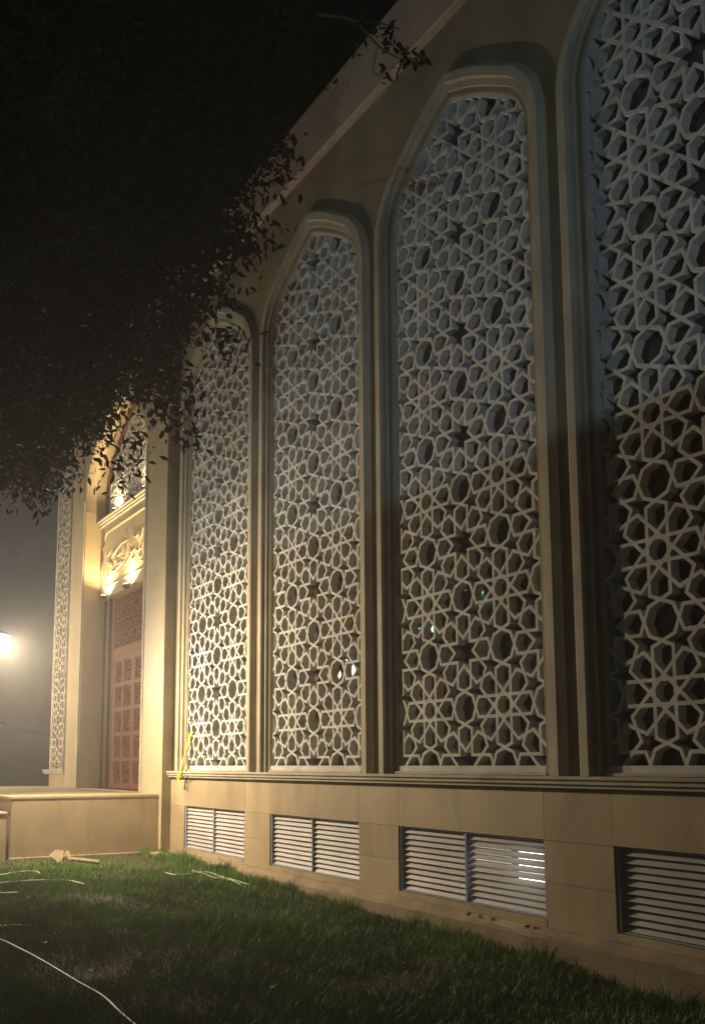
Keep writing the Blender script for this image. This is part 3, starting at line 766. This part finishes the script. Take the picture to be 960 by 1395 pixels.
# folded cardboard scrap in front of the platform
p = onG(82, 1170, .02); q_ = onG(132, 1176, .02)
cb = empty('cardboard_scrap', tuple(p), 'torn folded cardboard scrap lying before the platform base', 'cardboard')
def sheet(name, pts, th=.006):
    bm = bmesh.new(); v = [bm.verts.new(t) for t in pts]; f = bm.faces.new(v)
    r_ = bmesh.ops.extrude_face_region(bm, geom=[f]); bmesh.ops.translate(bm, vec=(0, 0, th), verts=[e for e in r_['geom'] if isinstance(e, bmesh.types.BMVert)])
    return bm_obj(name, bm, M['card'], cb)
def gp(x, y, dz): return tuple(onG(x, y, 0.02)+np.array([0, 0, dz]))
sheet('flap', [gp(67, 1170, .05), gp(80, 1176, .0), gp(85, 1175, .015), gp(87, 1169, .10), gp(76, 1167, .10)])
sheet('flap', [gp(87.5, 1170, .08), gp(96, 1175, .01), gp(98, 1172, .03), gp(93, 1168, .10)])
sheet('flap', [gp(97, 1173, .02), gp(134, 1177, .02), gp(136, 1175, .03), gp(98, 1171.5, .04)])
# yellow tape strip tied to the first window
bm = bmesh.new()
tp = [onY(261, 997, .02), onY(258, 1006, -.01), onY(254, 1020, -.05), onY(249, 1038, -.08), onY(246, 1050, -.105), onY(243, 1062, -.11), onY(243.5, 1068, -.105)]
tp = smoothpath(tp, 5); prev = None
for k, p in enumerate(tp):
    w_ = .040+.012*math.sin(k*.9); a_ = .5*math.sin(k*.35)
    d = np.array([math.cos(a_)*w_, math.sin(a_)*w_*.6, .25*w_])
    cur = (bm.verts.new(p-d), bm.verts.new(p+d*.2+np.array([0, -.012, 0])), bm.verts.new(p+d))
    if prev:
        for j in (0, 1): bm.faces.new((prev[j], prev[j+1], cur[j+1], cur[j]))
    prev = cur
o = bm_obj('tape_strip', bm, M['tape']); md = o.modifiers.new('t', 'SOLIDIFY'); md.thickness = .002
tag(o, 'crumpled yellow plastic tape hanging over the sill of the first window', 'tape')
bm = bmesh.new(); tube(bm, [onY(255.5, 1058, -.07), onY(255.2, 1066, -.012), onY(255.4, 1078, -.012)], .006, 6)
tag(bm_obj('wire_end', bm, M['iron']), 'short dark wire end dangling below the sill near the tape', 'wire')
# rubble at the foot of the portal pier
for k, (x, y, s) in enumerate(((207, 1163, .06), (214, 1164, .07), (221, 1163, .05), (229, 1166, .06), (236, 1168, .05))):
    bm = bmesh.new(); bmesh.ops.create_icosphere(bm, subdivisions=1, radius=s)
    for v in bm.verts: v.co = Vector((v.co.x*1.3, v.co.y, v.co.z*.7))*random.uniform(.75, 1.2)
    p = onG(x, y, .03); bmesh.ops.translate(bm, vec=(p[0], p[1], p[2]), verts=bm.verts[:])
    tag(bm_obj('stone_chunk', bm, M['debris']), 'small cream stone chunk lying at the foot of the portal pier', 'stone', 'rubble at the portal foot')
# leaf litter on the footing and lawn
for k, (x, y) in enumerate(((636, 1251), (652, 1250), (670, 1247), (728, 1266), (716, 1264), (125, 1322), (372, 1345), (62, 1284), (268, 1228), (275, 1224))):
    p = onY(x, y, -.05) if y < 1268 and x > 600 else onG(x, y, .06)
    if x > 600: p = np.array([p[0], -.06, .296])
    s = .035 if x < 600 else .05
    bm = bmesh.new(); a_ = random.uniform(0, 6.28); c_, sn = math.cos(a_), math.sin(a_)
    prof_ = [(-1, 0, .1), (-.3, .42, 0), (.4, .36, .05), (1, 0, .22), (.35, -.38, .12), (-.35, -.4, .02)]
    v = [bm.verts.new((p[0]+s*(c_*q[0]-sn*q[1]), p[1]+s*(sn*q[0]+c_*q[1]), p[2]+s*q[2])) for q in prof_]
    bm.faces.new((v[0], v[1], v[2], v[3])); bm.faces.new((v[0], v[3], v[4], v[5]))
    tag(bm_obj('fallen_leaf', bm, M['dryleaf']), 'dry curled leaf lying on the footing below the vents' if x > 600 else 'dry curled leaf lying in the lawn grass', 'leaf', 'leaves on the footing' if x > 600 else 'leaves in the grass')

# ------------------------------------------------------------------ haze
hz = bpy.data.materials.new('haze'); hz.use_nodes = True; n = hz.node_tree.nodes; n.clear()
pv_ = n.new('ShaderNodeVolumePrincipled'); pv_.inputs['Density'].default_value = .0095; pv_.inputs['Color'].default_value = (.9, .9, .9, 1); pv_.inputs['Anisotropy'].default_value = .5
oo = n.new('ShaderNodeOutputMaterial'); hz.node_tree.links.new(pv_.outputs[0], oo.inputs['Volume'])
tag(box('haze', (-75, 45, -50, 30, -1.2, 17), hz), kind='stuff')
